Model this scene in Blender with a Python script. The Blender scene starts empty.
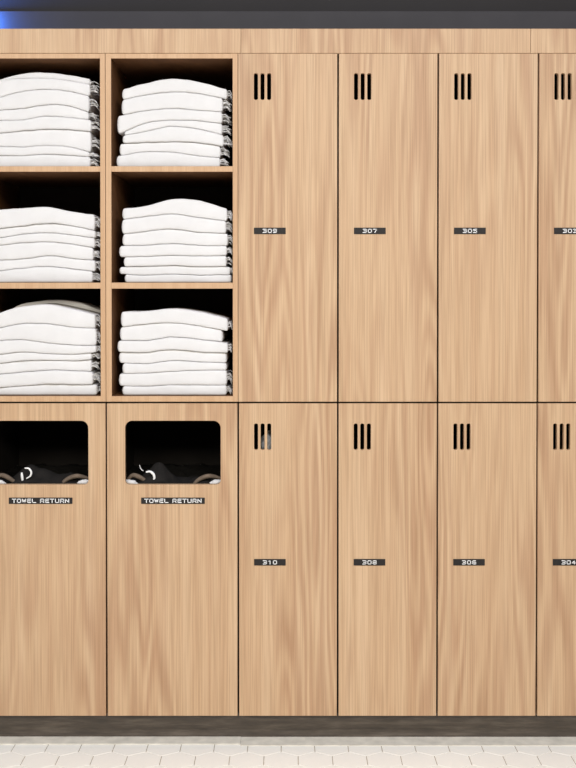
import bpy, bmesh, math, random
from mathutils import Vector, noise

random.seed(7)
C = bpy.context.scene.collection
rad = math.radians

# ------------------------------------------------------------------ camera
F = 1066.0                      # focal length in pixels of a 576x768 frame
PITCH = rad(0.85)
PCX, PCY = 288.0, 306.0         # principal point
D = 3.2                         # distance to the plane of the locker doors
CAMZ = 1.371
cam_d = bpy.data.cameras.new('camera')
cam = bpy.data.objects.new('camera', cam_d)
C.objects.link(cam)
cam.location = (0, -D, CAMZ)
cam.rotation_euler = (rad(90) - PITCH, 0, 0)
cam_d.sensor_fit = 'VERTICAL'
cam_d.sensor_height = 24
cam_d.lens = F / 768 * 24
cam_d.shift_y = -(384 - PCY) / 768
cam_d.clip_end = 50
bpy.context.scene.camera = cam

def P(px, py, y=0.0):
    """measured point of the photo -> (x, z) on the upright plane at depth y"""
    u, v = (px - PCX) / F, (PCY - py) / F
    dy = math.cos(PITCH) + v * math.sin(PITCH)
    dz = -math.sin(PITCH) + v * math.cos(PITCH)
    t = (D + y) / dy
    return u * t, CAMZ + dz * t
def PX(px, y=0.0, py=228): return P(px, py, y)[0]
def PZ(py, y=0.0): return P(288, py, y)[1]

# ------------------------------------------------------------------ materials
def new_mat(name):
    m = bpy.data.materials.new(name); m.use_nodes = True
    nt = m.node_tree
    b = nt.nodes['Principled BSDF']
    return m, nt, b
def N(nt, t, **kw):
    n = nt.nodes.new(t)
    for k, v in kw.items(): setattr(n, k, v)
    return n
def ramp(nt, stops):
    r = N(nt, 'ShaderNodeValToRGB')
    e = r.color_ramp.elements
    e[0].position, e[0].color = stops[0][0], (*stops[0][1], 1)
    e[1].position, e[1].color = stops[-1][0], (*stops[-1][1], 1)
    for p, c in stops[1:-1]:
        x = e.new(p); x.color = (*c, 1)
    return r
def srgb(r, g, b):
    f = lambda c: (c/255/12.92) if c/255 <= .04045 else ((c/255+.055)/1.055)**2.4
    return (f(r), f(g), f(b))

def wood(name, light, mid, dark, line, rough=.48, grain=1.0):
    m, nt, b = new_mat(name)
    L = nt.links.new
    tc = N(nt, 'ShaderNodeTexCoord'); oi = N(nt, 'ShaderNodeObjectInfo')
    mul = N(nt, 'ShaderNodeVectorMath', operation='SCALE')
    mul.inputs[0].default_value = (37.1, 11.3, 23.7)
    L(oi.outputs['Random'], mul.inputs['Scale'])
    add = N(nt, 'ShaderNodeVectorMath', operation='ADD')
    L(tc.outputs['Object'], add.inputs[0]); L(mul.outputs[0], add.inputs[1])
    def mapped(sx, sy, sz):
        mp = N(nt, 'ShaderNodeMapping'); mp.inputs['Scale'].default_value = (sx, sy, sz)
        L(add.outputs[0], mp.inputs['Vector']); return mp
    # growth figure: contour bands of a stretched noise -> cathedral arches
    n1 = N(nt, 'ShaderNodeTexNoise'); n1.inputs['Scale'].default_value = 1; n1.inputs['Detail'].default_value = 1.2
    n1.inputs['Roughness'].default_value = .45
    L(mapped(11, 3, .85).outputs[0], n1.inputs['Vector'])
    k = N(nt, 'ShaderNodeMath', operation='MULTIPLY'); k.inputs[1].default_value = 58
    L(n1.outputs['Fac'], k.inputs[0])
    s = N(nt, 'ShaderNodeMath', operation='SINE'); L(k.outputs[0], s.inputs[0])
    s2 = N(nt, 'ShaderNodeMapRange'); s2.inputs[1].default_value = -1; s2.inputs[2].default_value = 1
    L(s.outputs[0], s2.inputs[0])
    # broad vertical streaks
    n2 = N(nt, 'ShaderNodeTexNoise'); n2.inputs['Scale'].default_value = 1; n2.inputs['Detail'].default_value = 3
    L(mapped(30, 8, .6).outputs[0], n2.inputs['Vector'])
    # fine fibres
    n3 = N(nt, 'ShaderNodeTexNoise'); n3.inputs['Scale'].default_value = 1; n3.inputs['Detail'].default_value = 4
    L(mapped(330, 60, 4).outputs[0], n3.inputs['Vector'])
    # amount of figure varies over the board
    n4 = N(nt, 'ShaderNodeTexNoise'); n4.inputs['Scale'].default_value = 1; n4.inputs['Detail'].default_value = 1
    L(mapped(6, 3, .9).outputs[0], n4.inputs['Vector'])
    r4 = ramp(nt, [(.40, (.1, .1, .1)), (.60, (1, 1, 1))]); L(n4.outputs['Fac'], r4.inputs[0])
    base = ramp(nt, [(.20, dark), (.5, mid), (.80, light)])
    L(n2.outputs['Fac'], base.inputs[0])
    fig = N(nt, 'ShaderNodeMath', operation='MULTIPLY'); L(s2.outputs[0], fig.inputs[0]); L(r4.outputs[0], fig.inputs[1])
    fig2 = N(nt, 'ShaderNodeMath', operation='MULTIPLY'); L(fig.outputs[0], fig2.inputs[0]); fig2.inputs[1].default_value = .55 * grain
    mx = N(nt, 'ShaderNodeMixRGB'); mx.inputs[2].default_value = (*line, 1)
    L(fig2.outputs[0], mx.inputs[0]); L(base.outputs[0], mx.inputs[1])
    r3 = ramp(nt, [(.34, (.80, .76, .72)), (.60, (1.06, 1.06, 1.06))]); L(n3.outputs['Fac'], r3.inputs[0])
    mm = N(nt, 'ShaderNodeMixRGB', blend_type='MULTIPLY'); mm.inputs[0].default_value = .8 * grain
    L(mx.outputs[0], mm.inputs[1]); L(r3.outputs[0], mm.inputs[2])
    L(mm.outputs[0], b.inputs['Base Color'])
    b.inputs['Roughness'].default_value = rough
    b.inputs['Specular IOR Level'].default_value = .3
    bp = N(nt, 'ShaderNodeBump'); bp.inputs['Strength'].default_value = .06; bp.inputs['Distance'].default_value = .001
    L(n3.outputs['Fac'], bp.inputs['Height']); L(bp.outputs[0], b.inputs['Normal'])
    return m

WOOD = wood('oak_laminate', srgb(202, 172, 139), srgb(195, 163, 129), srgb(186, 151, 117), srgb(162, 122, 92))
EDGE = wood('oak_edging', srgb(204, 170, 135), srgb(197, 161, 125), srgb(188, 150, 114), srgb(182, 142, 106), grain=.5)
INNER_SHADE = wood('oak_interior_shaded', srgb(122, 84, 54), srgb(112, 76, 48), srgb(100, 66, 40), srgb(94, 62, 38), grain=.5)  # oak darkened, the shade inside the bays put into the colour

def plain(name, col, rough=.5, spec=.5, metal=0, nscale=0, namt=.1, bump=0, bscale=200):
    m, nt, b = new_mat(name); L = nt.links.new
    b.inputs['Roughness'].default_value = rough
    b.inputs['Specular IOR Level'].default_value = spec
    b.inputs['Metallic'].default_value = metal
    tc = N(nt, 'ShaderNodeTexCoord')
    n = N(nt, 'ShaderNodeTexNoise'); n.inputs['Scale'].default_value = nscale or 20; n.inputs['Detail'].default_value = 4
    L(tc.outputs['Object'], n.inputs['Vector'])
    r = ramp(nt, [(.3, tuple(c * (1 - namt) for c in col)), (.7, tuple(min(1, c * (1 + namt)) for c in col))])
    L(n.outputs['Fac'], r.inputs[0]); L(r.outputs[0], b.inputs['Base Color'])
    if bump:
        n2 = N(nt, 'ShaderNodeTexNoise'); n2.inputs['Scale'].default_value = bscale; n2.inputs['Detail'].default_value = 3
        L(tc.outputs['Object'], n2.inputs['Vector'])
        bp = N(nt, 'ShaderNodeBump'); bp.inputs['Strength'].default_value = bump; bp.inputs['Distance'].default_value = .002
        L(n2.outputs['Fac'], bp.inputs['Height']); L(bp.outputs[0], b.inputs['Normal'])
    return m

DARK = plain('shaded_interior', (.020, .016, .014), .8, .2)  # near-black stands in for shade inside cabinets and behind door gaps
BACKP = plain('shaded_back_panel', (.055, .040, .030), .7, .2)  # darkened to imitate the shade deep in the bays
TOWEL = plain('white_terry', (.705, .688, .675), .95, .1, nscale=14, namt=.03, bump=.35, bscale=420)
FRINGE = plain('grey_white_fringe', (.62, .60, .58), .95, .1, nscale=90, namt=.45)
PLATE = plain('black_plastic', srgb(40, 37, 36), .5, .2, nscale=30)
WHITE = plain('white_lettering', (.86, .85, .83), .5, .3, namt=.02)
STEEL = plain('charcoal_metal', srgb(57, 55, 58), .6, .2, metal=0, nscale=8, namt=.08)
CHAR = plain('charcoal_paint', srgb(34, 31, 32), .7, .3, nscale=5)
BAG = plain('dark_bag_cloth', (.011, .009, .0075), .85, .3, nscale=30, namt=.4, bump=.5, bscale=160)
TAUPE = plain('taupe_hem', (.15, .11, .078), .85, .3, nscale=60, namt=.3, bump=.4, bscale=250)
GROUT = plain('grout', srgb(176, 167, 153), .9, .2, nscale=60)
TILE = plain("cream_tile", srgb(253, 250, 241), .35, .45, nscale=3, namt=.025)
STRIP = plain('grey_stone_strip', srgb(224, 217, 202), .7, .3, nscale=24, namt=.14)
PALE = plain('pale_grey_cloth', (.55, .55, .52), .8, .3, nscale=60, namt=.3)
OLIVE = plain('olive_cloth', (.36, .30, .16), .8, .3, nscale=60, namt=.3)

def plinth_mat():
    m, nt, b = new_mat('smudged_dark_metal'); L = nt.links.new
    tc = N(nt, 'ShaderNodeTexCoord'); mp = N(nt, 'ShaderNodeMapping'); mp.inputs['Scale'].default_value = (7, 7, 60)
    L(tc.outputs['Object'], mp.inputs['Vector'])
    n = N(nt, 'ShaderNodeTexNoise'); n.inputs['Scale'].default_value = 1; n.inputs['Detail'].default_value = 6; n.inputs['Roughness'].default_value = .65
    L(mp.outputs[0], n.inputs['Vector'])
    r = ramp(nt, [(.3, srgb(60, 53, 47)), (.5, srgb(82, 73, 65)), (.75, srgb(112, 102, 92))])
    L(n.outputs['Fac'], r.inputs[0]); L(r.outputs[0], b.inputs['Base Color'])
    b.inputs['Roughness'].default_value = .5
    return m
PLINTH = plinth_mat()

# ------------------------------------------------------------------ builders
def mesh_obj(name, bm, mats, root=None, parent=None, smooth=False):
    """bm is in world coordinates; the object's origin is put at root's place"""
    base = root.location if root else Vector((0, 0, 0))
    bmesh.ops.translate(bm, verts=bm.verts, vec=-Vector(base))
    me = bpy.data.meshes.new(name)
    bm.normal_update(); bm.to_mesh(me); bm.free()
    for m in (mats if isinstance(mats, (list, tuple)) else [mats]): me.materials.append(m)
    if smooth:
        for p in me.polygons: p.use_smooth = True
    o = bpy.data.objects.new(name, me); C.objects.link(o)
    p = parent or root
    if p: o.parent = p
    return o

def thing(name, label, cat, loc, group=None):
    o = bpy.data.objects.new(name, None); C.objects.link(o)
    o.location = loc; o.empty_display_size = .05
    o['label'] = label; o['category'] = cat
    if group: o['group'] = group
    return o
def tag(o, label, cat, group=None):
    o['label'] = label; o['category'] = cat
    if group: o['group'] = group
    return o
def recentre(o, loc):
    loc = Vector(loc)
    for v in o.data.vertices: v.co -= loc
    o.location = loc
    return o

def box(bm, x0, x1, y0, y1, z0, z1, bev=0, mi=0):
    r = bmesh.ops.create_cube(bm, size=1)
    vs = r['verts']
    for v in vs:
        v.co = Vector((x0 + (v.co.x + .5) * (x1 - x0), y0 + (v.co.y + .5) * (y1 - y0), z0 + (v.co.z + .5) * (z1 - z0)))
    fs = set(f for v in vs for f in v.link_faces)
    for f in fs: f.material_index = mi
    if bev:
        es = list(set(e for f in fs for e in f.edges))
        bmesh.ops.bevel(bm, geom=es, offset=bev, segments=2, affect='EDGES', profile=.5)

def rrect(x0, x1, z0, z1, r, rb=None, seg=6):
    """rounded rectangle; r for the top corners, rb for the bottom ones"""
    rb = r if rb is None else rb
    pts = []
    for cx, cz, a0, rr in ((x1 - rb, z0 + rb, -90, rb), (x1 - r, z1 - r, 0, r), (x0 + r, z1 - r, 90, r), (x0 + rb, z0 + rb, 180, rb)):
        if rr <= 0: pts.append((cx, cz)); continue
        for i in range(seg + 1):
            a = rad(a0 + 90 * i / seg); pts.append((cx + rr * math.cos(a), cz + rr * math.sin(a)))
    return pts

def panel_bm(outline, holes, y0, y1, bev=.0007):
    """flat panel with holes, from a filled 2-D curve, stood upright between y0 and y1"""
    cu = bpy.data.curves.new('outline', 'CURVE'); cu.dimensions = '2D'; cu.fill_mode = 'BOTH'
    cu.extrude = (y1 - y0) / 2 - bev; cu.bevel_depth = bev; cu.bevel_resolution = 1; cu.offset = -bev
    for pts in [outline] + holes:
        s = cu.splines.new('POLY'); s.points.add(len(pts) - 1); s.use_cyclic_u = True
        for p, q in zip(s.points, pts): p.co = (q[0], q[1], 0, 1)
    ob = bpy.data.objects.new('outline', cu); C.objects.link(ob)
    bpy.context.view_layer.update()
    me = bpy.data.meshes.new_from_object(ob.evaluated_get(bpy.context.evaluated_depsgraph_get()))
    bpy.data.objects.remove(ob); bpy.data.curves.remove(cu)
    bm = bmesh.new(); bm.from_mesh(me); bpy.data.meshes.remove(me)
    bmesh.ops.remove_doubles(bm, verts=bm.verts, dist=1e-6)
    yc = (y0 + y1) / 2
    for v in bm.verts: v.co = Vector((v.co.x, yc - v.co.z, v.co.y))
    bmesh.ops.recalc_face_normals(bm, faces=bm.faces)
    return bm

def tube(bm, pts, radii, seg=6, mi=0):
    pts = [Vector(p) for p in pts]
    if not isinstance(radii, (list, tuple)): radii = [radii] * len(pts)
    rings = []
    for i, p in enumerate(pts):
        t = (pts[min(i + 1, len(pts) - 1)] - pts[max(i - 1, 0)]).normalized()
        a = t.orthogonal().normalized() if i == 0 else (rings[-1][1] - t * rings[-1][1].dot(t)).normalized()
        b = t.cross(a)
        ring = [bm.verts.new(p + (a * math.cos(2 * math.pi * k / seg) + b * math.sin(2 * math.pi * k / seg)) * radii[i]) for k in range(seg)]
        rings.append((ring, a))
    for (r0, _), (r1, _) in zip(rings, rings[1:]):
        for k in range(seg):
            f = bm.faces.new((r0[k], r0[(k + 1) % seg], r1[(k + 1) % seg], r1[k])); f.smooth = True; f.material_index = mi
    bm.faces.new(rings[0][0][::-1]); bm.faces.new(rings[-1][0])

GLYPH = {
 '0': [[(0, 0), (1, 0), (1, 1), (0, 1), (0, 0)]],
 '1': [[(.2, .86), (.55, 1), (.55, 0)]],
 '3': [[(0, 1), (1, 1), (1, 0), (0, 0)], [(.28, .5), (1, .5)]],
 '4': [[(.74, 0), (.74, 1), (0, .3), (1, .3)]],
 '5': [[(1, 1), (0, 1), (0, .56), (1, .56), (1, 0), (0, 0)]],
 '6': [[(.95, 1), (0, 1), (0, 0), (1, 0), (1, .55), (0, .55)]],
 '7': [[(0, 1), (1, 1), (1, .86), (.45, 0)]],
 '8': [[(0, 0), (1, 0), (1, 1), (0, 1), (0, 0)], [(0, .52), (1, .52)]],
 '9': [[(1, .45), (0, .45), (0, 1), (1, 1), (1, 0), (0.05, 0)]],
 'T': [[(0, 1), (1, 1)], [(.5, 1), (.5, 0)]],
 'O': [[(0, 0), (1, 0), (1, 1), (0, 1), (0, 0)]],
 'W': [[(0, 1), (.25, 0), (.5, .9), (.75, 0), (1, 1)]],
 'E': [[(1, 1), (0, 1), (0, 0), (1, 0)], [(0, .5), (.9, .5)]],
 'L': [[(0, 1), (0, 0), (1, 0)]],
 'R': [[(0, 0), (0, 1), (1, 1), (1, .42), (0, .42)], [(.6, .42), (1, 0)]],
 'U': [[(0, 1), (0, 0), (1, 0), (1, 1)]],
 'N': [[(0, 0), (0, 1), (1, 0), (1, 1)]],
}
def lettering_bm(text, cx, cz, total_w, h, y, stroke, gap, thick=.0004):
    """wide square-shouldered capitals made of raised strokes"""
    bm = bmesh.new()
    units = sum(.55 if c == ' ' else 1.0 for c in text)
    gw = (total_w - gap * (len(text) - 1)) / units
    x = cx - total_w / 2
    for c in text:
        if c == ' ': x += gw * .55 + gap; continue
        for line in GLYPH[c]:
            q = [Vector((x + stroke / 2 + a * (gw - stroke), 0, cz - h / 2 + stroke / 2 + b * (h - stroke))) for a, b in line]
            for p0, p1 in zip(q, q[1:]):
                d = (p1 - p0).normalized(); n = Vector((-d.z, 0, d.x)) * stroke / 2; e = d * stroke / 2 * .96
                vs = []
                for yy in (y - thick, y):
                    vs += [bm.verts.new(p + Vector((0, yy, 0))) for p in (p0 - e + n, p0 - e - n, p1 + e - n, p1 + e + n)]
                bm.faces.new(vs[:4]); bm.faces.new(vs[4:][::-1])
                for i in range(4): bm.faces.new((vs[i], vs[i + 4], vs[(i + 1) % 4 + 4], vs[(i + 1) % 4]))
        x += gw + gap
    bmesh.ops.recalc_face_normals(bm, faces=bm.faces)
    return bm

# ------------------------------------------------------------------ measures
px_cols = [-27, 105.6, 238, 338, 438, 538, 638.5]
COL = [PX(p) for p in px_cols]
Z_PLINTH = PZ(716)
Z_SPLIT = PZ(402.6)
Z_TOP = PZ(53.4)
Z_FASCIA = PZ(28.8)
DEPTH = .50
T = .018                        # board thickness

# ------------------------------------------------------------------ setting
def structure(o, label=None):
    o['kind'] = 'structure'
    if label: o['label'] = label
    return o

# floor: cream hexagon tiles over grout, one mesh
bm = bmesh.new()
W = .1004; S = W / math.sqrt(3)
box(bm, -2.2, 2.2, -3.9, .56, -.05, -.0012, mi=1)
X0 = .080 + W / 2; Y0 = -.024
for j in range(-46, 6):
    for i in range(-22, 23):
        cx = X0 + i * W + (W / 2 if j % 2 else 0); cy = Y0 + j * 1.5 * S
        if abs(cx) > 2.1 or cy < -3.8 or cy > .50: continue
        r0, r1 = S - .0012, S - .0017
        top = [bm.verts.new((cx + r1 * math.sin(rad(60 * k)), cy + r1 * math.cos(rad(60 * k)), 0)) for k in range(6)]
        bot = [bm.verts.new((cx + r0 * math.sin(rad(60 * k)), cy + r0 * math.cos(rad(60 * k)), -.0014)) for k in range(6)]
        bm.faces.new(top[::-1])
        for k in range(6): bm.faces.new((bot[k], top[k], top[(k + 1) % 6], bot[(k + 1) % 6])[::-1])
bmesh.ops.recalc_face_normals(bm, faces=bm.faces)
structure(mesh_obj('floor', bm, [TILE, GROUT]))

bm = bmesh.new(); box(bm, -2.2, 2.2, .52, .60, 0, 2.7)
structure(mesh_obj('wall_back', bm, CHAR))
# bulkhead above the lockers: charcoal metal band and the darker field over it
zb = PZ(11, .07)
bm = bmesh.new(); box(bm, -2.2, 2.2, .07, .51, Z_FASCIA - .02, zb, bev=.0015)
structure(mesh_obj('trim_3', bm, STEEL))
bm = bmesh.new(); box(bm, -2.2, 2.2, .10, .51, zb + .0005, 2.7)
structure(mesh_obj('wall_upper', bm, CHAR))
# floor strips along the foot of the plinth
xs = PX(240.5, 0, 740)
bm = bmesh.new(); box(bm, -1.05, xs - .0005, -.004, .0485, .0002, .003, bev=.0008)
structure(mesh_obj('trim_1', bm, STRIP))
bm = bmesh.new(); box(bm, xs + .0005, 1.1, -.014, .0485, .0002, .0022, bev=.0007)
structure(mesh_obj('trim_2', bm, STRIP))

# ------------------------------------------------------------------ plinth, fascia
X_L, X_R = COL[0], COL[-1]
bm = bmesh.new(); box(bm, X_L, X_R, .05, DEPTH, 0.0003, Z_PLINTH, bev=.001)
o = mesh_obj('plinth', bm, PLINTH)
tag(recentre(o, ((X_L + X_R) / 2, .05, 0)), 'long dark smudged metal plinth under the whole row of lockers', 'plinth')

fx = [X_L, PX(241, 0, 40), PX(530.5, 0, 40), X_R]
flab = ['pale oak fascia board above the two towel shelves',
        'pale oak fascia board above lockers 309, 307 and 305',
        'pale oak fascia board end at the right edge above locker 303']
for i in range(3):
    bm = bmesh.new(); box(bm, fx[i] + .0004, fx[i + 1] - .0004, -.002, T, Z_TOP + .0004, Z_FASCIA, bev=.0009)
    o = mesh_obj('fascia_board', bm, WOOD)
    tag(recentre(o, ((fx[i] + fx[i + 1]) / 2, 0, Z_TOP)), flab[i], 'fascia', 'fascia boards')
# ------------------------------------------------------------------ lockers
def carcass_bm(x0, x1, z0, z1, shelf=None):
    bm = bmesh.new(); t = .012; y0, y1 = T + .003, DEPTH
    box(bm, x0, x0 + t, y0, y1, z0, z1); box(bm, x1 - t, x1, y0, y1, z0, z1)
    box(bm, x0 + t, x1 - t, y0, y1, z0, z0 + t); box(bm, x0 + t, x1 - t, y0, y1, z1 - t, z1)
    box(bm, x0 + t, x1 - t, y1 - t, y1, z0 + t, z1 - t)
    if shelf: box(bm, x0 + t, x1 - t, y0 + .01, y1 - t, shelf - t, shelf)
    return bm

def locker(num, ci, upper):
    x0, x1 = COL[ci], COL[ci + 1]
    z0, z1 = (Z_SPLIT, Z_TOP) if upper else (Z_PLINTH, Z_SPLIT)
    row = 'upper' if upper else 'lower'
    t = thing('locker', f'oak laminate {row} row locker with black plate numbered {num}', 'locker',
              ((x0 + x1) / 2, 0, z0), f'{row} row of numbered lockers')
    sz0, sz1 = (PZ(99.8), PZ(73.2)) if upper else (PZ(450), PZ(423.6))
    mesh_obj('carcass', carcass_bm(x0 + .0006, x1 - .0006, z0 + .0004, z1 - .0004, sz0 - .02), DARK, t)
    gl, gr = .0026, .0026
    if ci == 2 and upper: gl = .0008
    zt = z1 - (.0003 if upper else .0026); zb_ = z0 + (.0026 if upper else .0004)
    dx = x0 + (PX(254.3) - COL[2])
    dx -= .0010; w, step = .0118, PX(262.55) - PX(255.95)
    slots = [rrect(dx + k * step, dx + k * step + w, sz0, sz1, w * .42) for k in range(3)]
    mesh_obj('door', panel_bm([(x0 + gl, zb_), (x1 - gr, zb_), (x1 - gr, zt), (x0 + gl, zt)], slots, 0, T), WOOD, t)
    pz0, pz1 = (PZ(234.1), PZ(227.7)) if upper else (PZ(565.4), PZ(559.0))
    pw = PX(285.9) - PX(254.2)
    pl = mesh_obj('number_plate', panel_bm(rrect(dx, dx + pw, pz0, pz1, .0006), [], -.0016, .0002, .0003), PLATE, t)
    mesh_obj('lettering', lettering_bm(str(num), dx + pw / 2, (pz0 + pz1) / 2, .0425, .0120, -.0016, .0021, .0034), WHITE, t, pl)
    return t, sz0 - .02
LOCK = {}
for k, (u, l) in enumerate(((309, 310), (307, 308), (305, 306), (303, 304))):
    LOCK[u] = locker(u, k + 2, True); LOCK[l] = locker(l, k + 2, False)

# bundles seen through the vents of 310 and 309
def lump_bm(cx, cy, z0, rx, ry, h, seed, amp=.25):
    bm = bmesh.new()
    bmesh.ops.create_icosphere(bm, subdivisions=4, radius=1)
    for v in bm.verts:
        p = v.co.copy()
        n = noise.noise(p * 1.7 + Vector((seed, 0, 0))) + .5 * noise.noise(p * 4 + Vector((0, seed, 0)))
        p *= 1 + amp * n
        z = max(0, (p.z + .8) / 1.8)
        v.co = Vector((cx + p.x * rx, cy + p.y * ry, z0 + z * h))
    return bm
xa = PX(263.4); 
o = mesh_obj('cloth_bundle', lump_bm(xa + .012, .060, LOCK[310][1] + .0005, .024, .030, .066, 3), PALE, smooth=True)
tag(recentre(o, (xa, .06, LOCK[310][1])), 'pale grey crumpled bundle showing through the vent slots of locker 310', 'bundle')
xb = PX(271.5)
o = mesh_obj('cloth_bundle', lump_bm(xb + .013, .056, LOCK[309][1] + .0005, .017, .026, .062, 9), OLIVE, smooth=True)
tag(recentre(o, (xb, .056, LOCK[309][1])), 'tan cloth bundle barely showing in the last vent slot of locker 309', 'bundle')

# ------------------------------------------------------------------ towel shelf units
SH = [(166.2, 171.7), (282.6, 288.6)]
def shelf_unit(ci, label):
    x0, x1 = COL[ci] + .0006, COL[ci + 1] - .0006
    t = thing('shelf_unit', label, 'shelf', ((x0 + x1) / 2, 0, Z_SPLIT), 'open towel shelf units')
    tl = .0168; tr = .0152
    zt, zb_ = Z_TOP - .0002, Z_SPLIT + .0026
    def part(name, m, *b):
        bm = bmesh.new(); box(bm, *b, bev=.0008); return mesh_obj(name, bm, m, t)
    def board(name, *b):
        # visible edge strip in oak, faces behind it in oak darkened to imitate shade
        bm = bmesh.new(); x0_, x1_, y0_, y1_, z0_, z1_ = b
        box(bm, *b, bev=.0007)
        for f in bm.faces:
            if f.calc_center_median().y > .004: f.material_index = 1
        return mesh_obj(name, bm, [EDGE, INNER_SHADE], t)
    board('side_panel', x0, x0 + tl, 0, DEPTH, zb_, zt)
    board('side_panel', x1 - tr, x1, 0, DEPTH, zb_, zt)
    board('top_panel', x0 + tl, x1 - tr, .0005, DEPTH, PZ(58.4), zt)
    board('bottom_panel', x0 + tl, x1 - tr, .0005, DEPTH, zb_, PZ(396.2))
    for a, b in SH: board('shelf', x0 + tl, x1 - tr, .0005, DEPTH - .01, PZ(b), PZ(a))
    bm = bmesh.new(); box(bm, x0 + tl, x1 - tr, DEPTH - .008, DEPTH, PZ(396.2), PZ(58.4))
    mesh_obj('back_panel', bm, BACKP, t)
    return x0 + tl, x1 - tr
BAY_L = shelf_unit(0, 'open oak shelf unit at the left edge, fullest with towels')
BAY_R = shelf_unit(1, 'open oak shelf unit with towels beside locker 309')

# ------------------------------------------------------------------ folded towels
def interp(xs, ys, x):
    """smooth curve through measured points"""
    n = len(xs)
    if x <= xs[0]: return ys[0] + (ys[1] - ys[0]) / (xs[1] - xs[0]) * (x - xs[0]) * .6
    if x >= xs[-1]: return ys[-1] + (ys[-1] - ys[-2]) / (xs[-1] - xs[-2]) * (x - xs[-1]) * .6
    i = max(j for j in range(n - 1) if xs[j] <= x)
    h = xs[i + 1] - xs[i]; t = (x - xs[i]) / h
    def slope(j):
        if j == 0: return (ys[1] - ys[0]) / (xs[1] - xs[0])
        if j == n - 1: return (ys[-1] - ys[-2]) / (xs[-1] - xs[-2])
        return (ys[j + 1] - ys[j - 1]) / (xs[j + 1] - xs[j - 1])
    m0, m1 = slope(i) * h, slope(i + 1) * h
    return (2*t**3 - 3*t*t + 1) * ys[i] + (t**3 - 2*t*t + t) * m0 + (-2*t**3 + 3*t*t) * ys[i + 1] + (t**3 - t*t) * m1

def towel_bm(bm, xa, xb, ztop, zbot, yf, yb, seed, rl=.009, rr=.006):
    """one folded towel: rounded front fold between two height curves"""
    nx = 56; rings = []
    for i in range(nx + 1):
        s = i / nx; x = xa + (xb - xa) * (.5 - .5 * math.cos(math.pi * s)) if False else xa + (xb - xa) * s
        # denser at the ends
        s2 = s + .12 * math.sin(2 * math.pi * s) * -.9
        x = xa + (xb - xa) * min(1, max(0, s2))
        zt, zb_ = ztop(x), zbot(x)
        zt = max(zt, zb_ + .004)
        zt -= .0005; zb_ += .0004
        mid = (zt + zb_) / 2; h = (zt - zb_) / 2
        e = 1.0
        dl, dr = x - xa, xb - x
        if dl < rl: e = min(e, math.sqrt(max(.02, 1 - (1 - dl / rl) ** 2)))
        if dr < rr: e = min(e, math.sqrt(max(.10, 1 - (1 - dr / rr) ** 2)))
        inset = (1 - e) * .012
        nose = min(.0060, h * .8)
        wob = .0035 * noise.noise(Vector((x * 9 + seed * 3.1, seed, 0))) + .0016 * noise.noise(Vector((x * 30, seed * 2.7, 1)))
        ring = []
        for k in range(11):                      # bottom -> front -> top
            a = -math.pi / 2 + math.pi * k / 10
            ca, sa = math.cos(a), math.sin(a)
            yy = yf + inset + wob + nose * (1 - abs(ca) ** .6)
            zz = mid + h * e * math.copysign(abs(sa) ** .75, sa)
            bumpn = .0011 * noise.noise(Vector((x * 22 + seed, zz * 60, seed)))
            ring.append((x, yy + bumpn, zz))
        ring.append((x, yf + .10, mid + h * e))
        ring.append((x, yb, mid + h * e * .92))
        ring.append((x, yb, mid - h * e))
        ring.append((x, yf + .10, mid - h * e))
        rings.append([bm.verts.new(p) for p in ring])
    m = len(rings[0])
    for r0, r1 in zip(rings, rings[1:]):
        for k in range(m):
            f = bm.faces.new((r0[k], r0[(k + 1) % m], r1[(k + 1) % m], r1[k])); f.smooth = True
    bm.faces.new(rings[0]); bm.faces.new(rings[-1][::-1])
    bmesh.ops.recalc_face_normals(bm, faces=bm.faces)

def fringe_bm(xr, x_lim, zt, zb_, yf, seed):
    rnd = random.Random(seed)
    bm = bmesh.new()
    room = x_lim - xr - .0015
    tube(bm, [(xr - .003, yf + .001, (zt + zb_) / 2), (xr - .003, yf + .10, (zt + zb_) / 2)], .0012, 5)
    for k in range(rnd.choice((9, 13, 17, 20))):
        y = yf + (.001 + .012 * rnd.random() if k < 7 else rnd.uniform(.012, .09))
        z = zb_ + (.25 + .6 * rnd.random()) * (zt - zb_)
        ln = min(room, .026) * (.55 + .45 * rnd.random())
        dz = -rnd.uniform(.1, 1.0) * min(.016, z - zb_ - .001)
        dyy = rnd.uniform(-.008, .006)
        if y + dyy < .004: dyy = 0
        up = rnd.uniform(0, .004)
        pts = [(xr - .003, y, (zt + zb_) / 2), (xr - .0015, y, z), (xr + ln * .45, y + dyy * .4, z + up), (xr + ln * .85, y + dyy * .8, z + dz * .55), (xr + ln, y + dyy, z + dz)]
        tube(bm, pts, [.0012, .0015, .0015, .0013, .0008], 5)
    return bm

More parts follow.
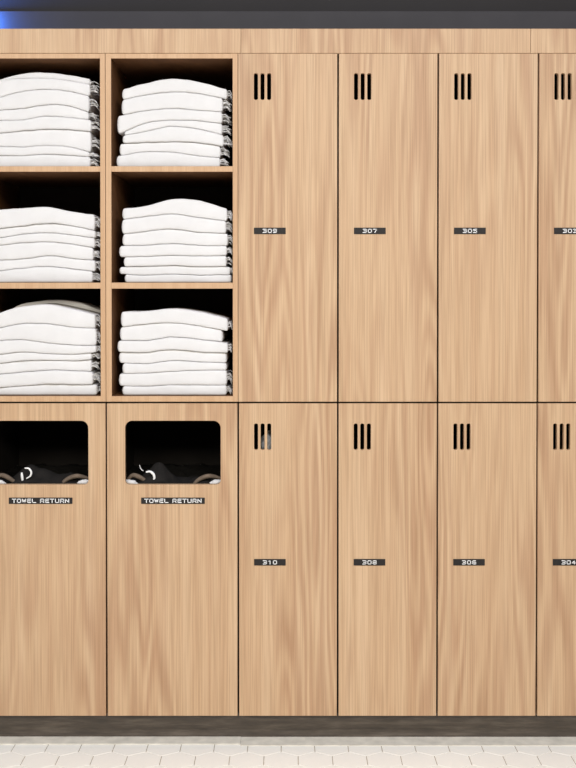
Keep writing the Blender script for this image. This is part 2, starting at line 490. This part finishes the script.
ORD = ['top', 'second', 'third', 'fourth', 'fifth', 'sixth', 'seventh']
def stack(sx, x0, y0, cx, curves, lefts, rights, shelf_py, bay, place, row, yf0=.024, layers=None, fr=True):
    """curves: measured crop heights of every seam, from the top of the stack to the shelf"""
    n = len(curves) - 1
    zshelf = PZ(shelf_py) + .0004
    yref = yf0
    fns = []
    for c in curves[:-1]:
        xs_ = [PX(x0 + q * sx, yref) for q in cx]
        zs_ = [PZ(y0 + q * sx, yref) for q in c]
        fns.append(lambda x, xs_=xs_, zs_=zs_: max(zshelf + .006, interp(xs_, zs_, x) + .0011 * noise.noise(Vector((x * 32, zs_[0] * 40, 2))) + .0006 * noise.noise(Vector((x * 55, zs_[0] * 40, 5)))))
    fns.append(lambda x: zshelf)
    for i in range(n):
        rnd = random.Random(hash((place, row, i)) & 0xffff if False else (sum(map(ord, place + row)) * 31 + i * 77))
        xa = PX(x0 + lefts[i] * sx, yref); xb = PX(x0 + rights[i] * sx, yref)
        xa = max(xa, bay[0] + .0025); xb = min(xb, bay[1] - .0025)
        yf = yf0 + rnd.uniform(-.004, .005); seed = rnd.uniform(0, 60)
        num = 'bottom' if i == n - 1 else ORD[i]
        where = f'{place} {row} cubby'
        lab = (f'white folded towel on top of the stack, {where}' if i == 0 else
               f'white folded towel at the bottom of the stack, {where}' if i == n - 1 else
               f'{num} white folded towel down in the stack, {where}')
        zc = fns[i + 1]((xa + xb) / 2)
        t = thing('folded_towel', lab, 'towel', ((xa + xb) / 2, yf, zc), f'folded towels in the {place} cubby, {row} unit')
        bm = bmesh.new()
        if layers and i == 0:
            mids = [layers['z']]
            xs_ = [PX(x0 + q * sx, yref) for q in cx]; zs_ = [PZ(y0 + q * sx, yref) for q in layers['z']]
            fm = lambda x: interp(xs_, zs_, x)
            towel_bm(bm, xa, xb, fm, fns[1], yf, yf + .30, seed)
            b2 = bmesh.new()
            towel_bm(b2, xa + layers['in'][0], xb - layers['in'][1], fns[0], fm, yf + layers['back'], yf + .29, seed + 5)
            mesh_obj('body', bm, TOWEL, t); mesh_obj('rear_fold', b2, TOWEL, t)
        else:
            towel_bm(bm, xa, xb, fns[i], fns[i + 1], yf, yf + rnd.uniform(.29, .32), seed)
            mesh_obj('body', bm, TOWEL, t)
        if fr is True or (fr and fr[i]):
            zt, zb_ = fns[i](xb), fns[i + 1](xb)
            if bay[1] - xb > .006:
                mesh_obj('fringe', fringe_bm(xb, bay[1], zt, zb_, yf + .003, seed), FRINGE, t)

s1 = 106 / 576; s2 = 130 / 576
LX = -98                                        # left ends lie just outside the frame (x = -18)
def lx(vals, lead): return [lead] + vals
stack(s1, 0, 60, [-98, 0, 120, 240, 360, 490],
      [[135, 98, 66, 60, 72, 95], [232, 200, 170, 158, 165, 195], [285, 272, 262, 243, 245, 285], [338, 328, 325, 305, 310, 325],
       [404, 395, 385, 376, 377, 388], [474, 470, 472, 465, 470, 500], [522, 520, 520, 513, 517, 528], None],
      [-92, -97, -90, -98, -95, -90, -99], [492, 488, 484, 500, 497, 490, 495], 166.2, BAY_L, 'upper', 'left',
      layers={'z': [140, 108, 97, 96, 106, 130], 'back': .014, 'in': (.004, .002)})
stack(s1, 0, 200, [-98, 0, 130, 260, 390, 520],
      [[72, 52, 43, 37, 62, 80], [165, 155, 140, 127, 140, 168], [212, 205, 185, 178, 190, 208], [250, 245, 232, 228, 240, 262],
       [334, 328, 320, 303, 318, 328], [390, 385, 370, 362, 375, 390], None],
      [-95, -99, -90, -96, -92, -98], [518, 522, 517, 508, 520, 506], 282.6, BAY_L, 'middle', 'left')
stack(s1, 0, 295, [-98, 0, 60, 130, 260, 390, 525],
      [[112, 82, 52, 39, 27, 43, 92], [198, 178, 166, 155, 158, 175, 182], [252, 248, 245, 245, 262, 272, 275], [330, 322, 316, 310, 320, 322, 312],
       [378, 372, 365, 358, 355, 358, 350], [438, 432, 426, 420, 410, 412, 420], [508, 505, 500, 495, 485, 488, 488], None],
      [-95, -99, -92, -97, -90, -98, -95], [520, 526, 526, 498, 496, 505, 526], 396.2, BAY_L, 'lower', 'left',
      layers={'z': [130, 95, 74, 60, 50, 75, 108], 'back': .11, 'in': (.012, .001)})
stack(s2, 110, 70, [50, 160, 275, 390, 520],
      [[85, 57, 37, 50, 85], [132, 110, 97, 103, 130], [200, 180, 170, 178, 187], [280, 234, 222, 225, 240], [293, 272, 250, 262, 292],
       [326, 320, 318, 322, 342], [378, 362, 365, 380, 392], None],
      [52, 50, 31, 62, 55, 40, 27], [522, 502, 500, 500, 506, 492, 490], 166.2, BAY_R, 'upper', 'right')
stack(s2, 110, 190, [50, 160, 275, 390, 520],
      [[82, 70, 40, 45, 82], [132, 118, 107, 122, 138], [197, 183, 173, 188, 193], [247, 245, 238, 245, 248], [297, 295, 290, 293, 290],
       [340, 338, 335, 340, 340], [373, 378, 373, 378, 375], None],
      [52, 50, 52, 38, 58, 38, 62], [522, 517, 525, 520, 518, 535, 540], 282.6, BAY_R, 'middle', 'right')
stack(s2, 110, 300, [50, 160, 275, 390, 520],
      [[52, 48, 37, 50, 82], [120, 107, 103, 115, 138], [180, 180, 165, 175, 190], [232, 232, 220, 230, 235], [280, 283, 270, 275, 280],
       [327, 325, 318, 312, 312], [382, 383, 378, 378, 378], None],
      [45, 40, 30, 35, 50, 35, 50], [525, 500, 525, 518, 518, 520, 518], 396.2, BAY_R, 'lower', 'right', fr=[1, 0, 1, 0, 0, 1, 1])

# ------------------------------------------------------------------ towel return cabinets
def bin_cabinet(ci, dpx, label, side):
    x0, x1 = COL[ci], COL[ci + 1]
    t = thing('towel_return_cabinet', label, 'cabinet', ((x0 + x1) / 2, 0, Z_PLINTH), 'towel return cabinets')
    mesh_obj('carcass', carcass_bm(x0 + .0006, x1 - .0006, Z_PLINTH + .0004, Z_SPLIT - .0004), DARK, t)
    ox0, ox1 = PX(125 + dpx, 0, 450), PX(220.6 + dpx, 0, 450); oz0, oz1 = PZ(484.6), PZ(420.8)
    g = .0026
    hole = rrect(ox0, ox1, oz0, oz1, .022, .013, 8)
    zt = Z_SPLIT - g; zb_ = Z_PLINTH + .0004
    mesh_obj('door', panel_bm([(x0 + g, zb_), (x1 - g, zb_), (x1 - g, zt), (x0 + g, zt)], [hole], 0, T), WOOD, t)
    sx0, sx1 = PX(141.2 + dpx, 0, 500), PX(204.8 + dpx, 0, 500); sz0, sz1 = PZ(503.8), PZ(497.6)
    sg = mesh_obj('sign', panel_bm(rrect(sx0, sx1, sz0, sz1, .0012), [], -.0016, .0002, .0003), PLATE, t)
    mesh_obj('lettering', lettering_bm('TOWEL RETURN', (sx0 + sx1) / 2, (sz0 + sz1) / 2, .172, .0126, -.0016, .0023, .0026), WHITE, t, sg)

    # laundry bag hung inside: dark rumpled cloth, hem folds at both ends, white cord loop
    q = lambda px, py, y: (PX(px + dpx, y, 470), y, PZ(py, y))
    lb = thing('laundry_bag', f'dark laundry bag with a white cord loop inside the {side} towel return opening', 'bag',
               ((x0 + x1) / 2, .2, Z_PLINTH + .013), 'laundry bags in the towel return cabinets')
    bx0, bx1, by0, by1 = x0 + .018, x1 - .018, .026, .44
    bz = oz0 - .012
    bm = bmesh.new(); nx, ny = 60, 30; top = []
    h1 = q(158, 466, .07); 
    for i in range(nx + 1):
        row = []
        for j in range(ny + 1):
            x = bx0 + (bx1 - bx0) * i / nx; y = by0 + (by1 - by0) * j / ny
            u = (x - h1[0]) / .045; v = (y - .085) / .05
            z = bz + .066 * math.exp(-u * u - v * v)
            u2 = (x - q(206, 0, .1)[0]) / .045; v2 = (y - .09) / .05
            z += .022 * math.exp(-u2 * u2 - v2 * v2)
            if dpx < -50:                      # left bag: a longer low ridge to the right of the loop
                u3 = (x - q(180, 0, .1)[0]) / .06; z += .034 * math.exp(-u3 * u3 - v * v) - .022 * math.exp(-u * u - v * v)
            z += .010 * noise.noise(Vector((x * 26, y * 20, dpx))) + .005 * noise.noise(Vector((x * 60, y * 60, dpx + 3)))
            row.append(bm.verts.new((x, y, z)))
        top.append(row)
    for i in range(nx):
        for j in range(ny):
            f = bm.faces.new((top[i][j], top[i + 1][j], top[i + 1][j + 1], top[i][j + 1])); f.smooth = True
    border = [top[i][0] for i in range(nx + 1)] + [top[nx][j] for j in range(1, ny + 1)] + [top[i][ny] for i in range(nx - 1, -1, -1)] + [top[0][j] for j in range(ny - 1, 0, -1)]
    low = []
    for v in border:
        c = Vector(((bx0 + bx1) / 2, (by0 + by1) / 2, 0))
        low.append(bm.verts.new((c.x + (v.co.x - c.x) * .9, c.y + (v.co.y - c.y) * .9, Z_PLINTH + .0135)))
    n = len(border)
    for k in range(n): bm.faces.new((border[k], low[k], low[(k + 1) % n], border[(k + 1) % n]))
    bm.faces.new(low)
    bmesh.ops.recalc_face_normals(bm, faces=bm.faces)
    mesh_obj('bag_body', bm, BAG, lb)
    def ribbon(name, pts, r, m, lab, flat=1.0):
        bm = bmesh.new()
        dense = []
        P_ = [Vector(p) for p in pts]
        for i in range(len(P_) - 1):
            a, b, c_, d = P_[max(i - 1, 0)], P_[i], P_[i + 1], P_[min(i + 2, len(P_) - 1)]
            for k in range(6):
                s = k / 6
                dense.append(.5 * ((2 * b) + (c_ - a) * s + (2 * a - 5 * b + 4 * c_ - d) * s * s + (3 * b - a - 3 * c_ + d) * s ** 3))
        dense.append(P_[-1])
        rr = [r * (.55 + .45 * math.sin(math.pi * i / (len(dense) - 1))) for i in range(len(dense))]
        tube(bm, dense, rr, 8)
        o = mesh_obj(name, bm, m, lb); o['label'] = lab
    ribbon('hem', [q(127, 481, .045), q(132, 475.5, .045), q(138, 476.5, .046), q(144, 480, .045), q(150, 484.5, .045)], .0075, TAUPE, 'taupe folded hem')
    ribbon('hem', [q(193, 485, .05), q(199, 479.5, .05), q(207, 476.3, .05), q(214, 476.5, .05), q(221, 478.5, .05)], .0075, TAUPE, 'taupe folded hem')
    if dpx > -50:
        ribbon('cord_loop', [q(146, 472.2, .036), q(150, 471.6, .036), q(153.6, 474.5, .036), q(154.2, 479, .036), q(152, 483.4, .036)], .0042, WHITE, 'white cord loop')
        ribbon('cord_loop', [q(139.5, 465, .04), q(141, 469, .04), q(143.5, 471, .04)], .0016, FRINGE, 'grey cord end')
    else:
        ribbon('cord_loop', [q(157, 468.2, .036), q(161, 468.5, .036), q(163.5, 472, .036), q(162.6, 476, .036), q(158.5, 478.6, .036)], .0032, WHITE, 'white cord loop')
        ribbon('cord_loop', [q(154.0, 472.5, .036), q(154.4, 477, .036), q(155, 482, .036)], .0042, WHITE, 'white cord end')
    # used towels showing at both lower corners of the opening
    for nm, cxp, wpx, wd in (('left', 130.5, 7.5, 'left'), ('right', 216.0, 6.5, 'right')):
        c0 = q(cxp, 484, .030)
        bm = bmesh.new(); bmesh.ops.create_icosphere(bm, subdivisions=4, radius=1)
        for v in bm.verts:
            p = v.co * (1 + .25 * noise.noise(v.co * 2.2 + Vector((cxp, dpx, 0))))
            slope = -.25 if nm == 'left' else .25
            v.co = Vector((c0[0] + p.x * wpx * .003, c0[1] + p.y * .008, oz0 + .001 + p.z * .0085 + slope * p.x * .012))
        o = mesh_obj('used_towel', bm, TOWEL, smooth=True)
        tag(recentre(o, (c0[0], c0[1], oz0 - .006)), f'white used towel peeking at the {wd} corner of the {side} towel return opening', 'towel', 'used towels in the return openings')
bin_cabinet(0, -132.3, 'oak towel return cabinet under the left shelf unit, partly cut by the edge', 'left')
bin_cabinet(1, 0, 'oak towel return cabinet beside locker 310', 'right')

# ------------------------------------------------------------------ lights
def area(name, loc, target, sx, sy, power, col):
    d = bpy.data.lights.new(name, 'AREA'); d.shape = 'RECTANGLE'; d.size = sx; d.size_y = sy; d.energy = power; d.color = col
    o = bpy.data.objects.new(name, d); C.objects.link(o); o.location = loc
    o.rotation_euler = (Vector(target) - Vector(loc)).to_track_quat('-Z', 'Y').to_euler()
    return o
for k, x in enumerate((-1.5, 0, 1.5)):
    area('ceiling_light', (x, -2.4, 3.3), (x, -2.3, 0), .8, .6, 41, (.93, .97, 1.12))
for k, x in enumerate((-1.6, 1.6)):
    area('front_fill', (x, -5.6, 3.1), (x * .3, 0, .1), 1.4, .8, 103, (1, .96, .83))  # unseen fill lamps, added to light the door fronts evenly
d = bpy.data.lights.new('blue_led', 'POINT'); d.energy = 6; d.color = (.05, .22, 1); d.shadow_soft_size = .02
o = bpy.data.objects.new('blue_led', d); C.objects.link(o); o.location = (PX(-20, .035, 24), .035, PZ(19, .035))

w = bpy.data.worlds.new('world'); bpy.context.scene.world = w; w.use_nodes = True
bg = w.node_tree.nodes['Background']; bg.inputs[0].default_value = (1, .96, .92, 1); bg.inputs[1].default_value = .16
sc = bpy.context.scene
sc.view_settings.view_transform = 'Standard'
sc.view_settings.look = 'None'
sc.view_settings.exposure = 0
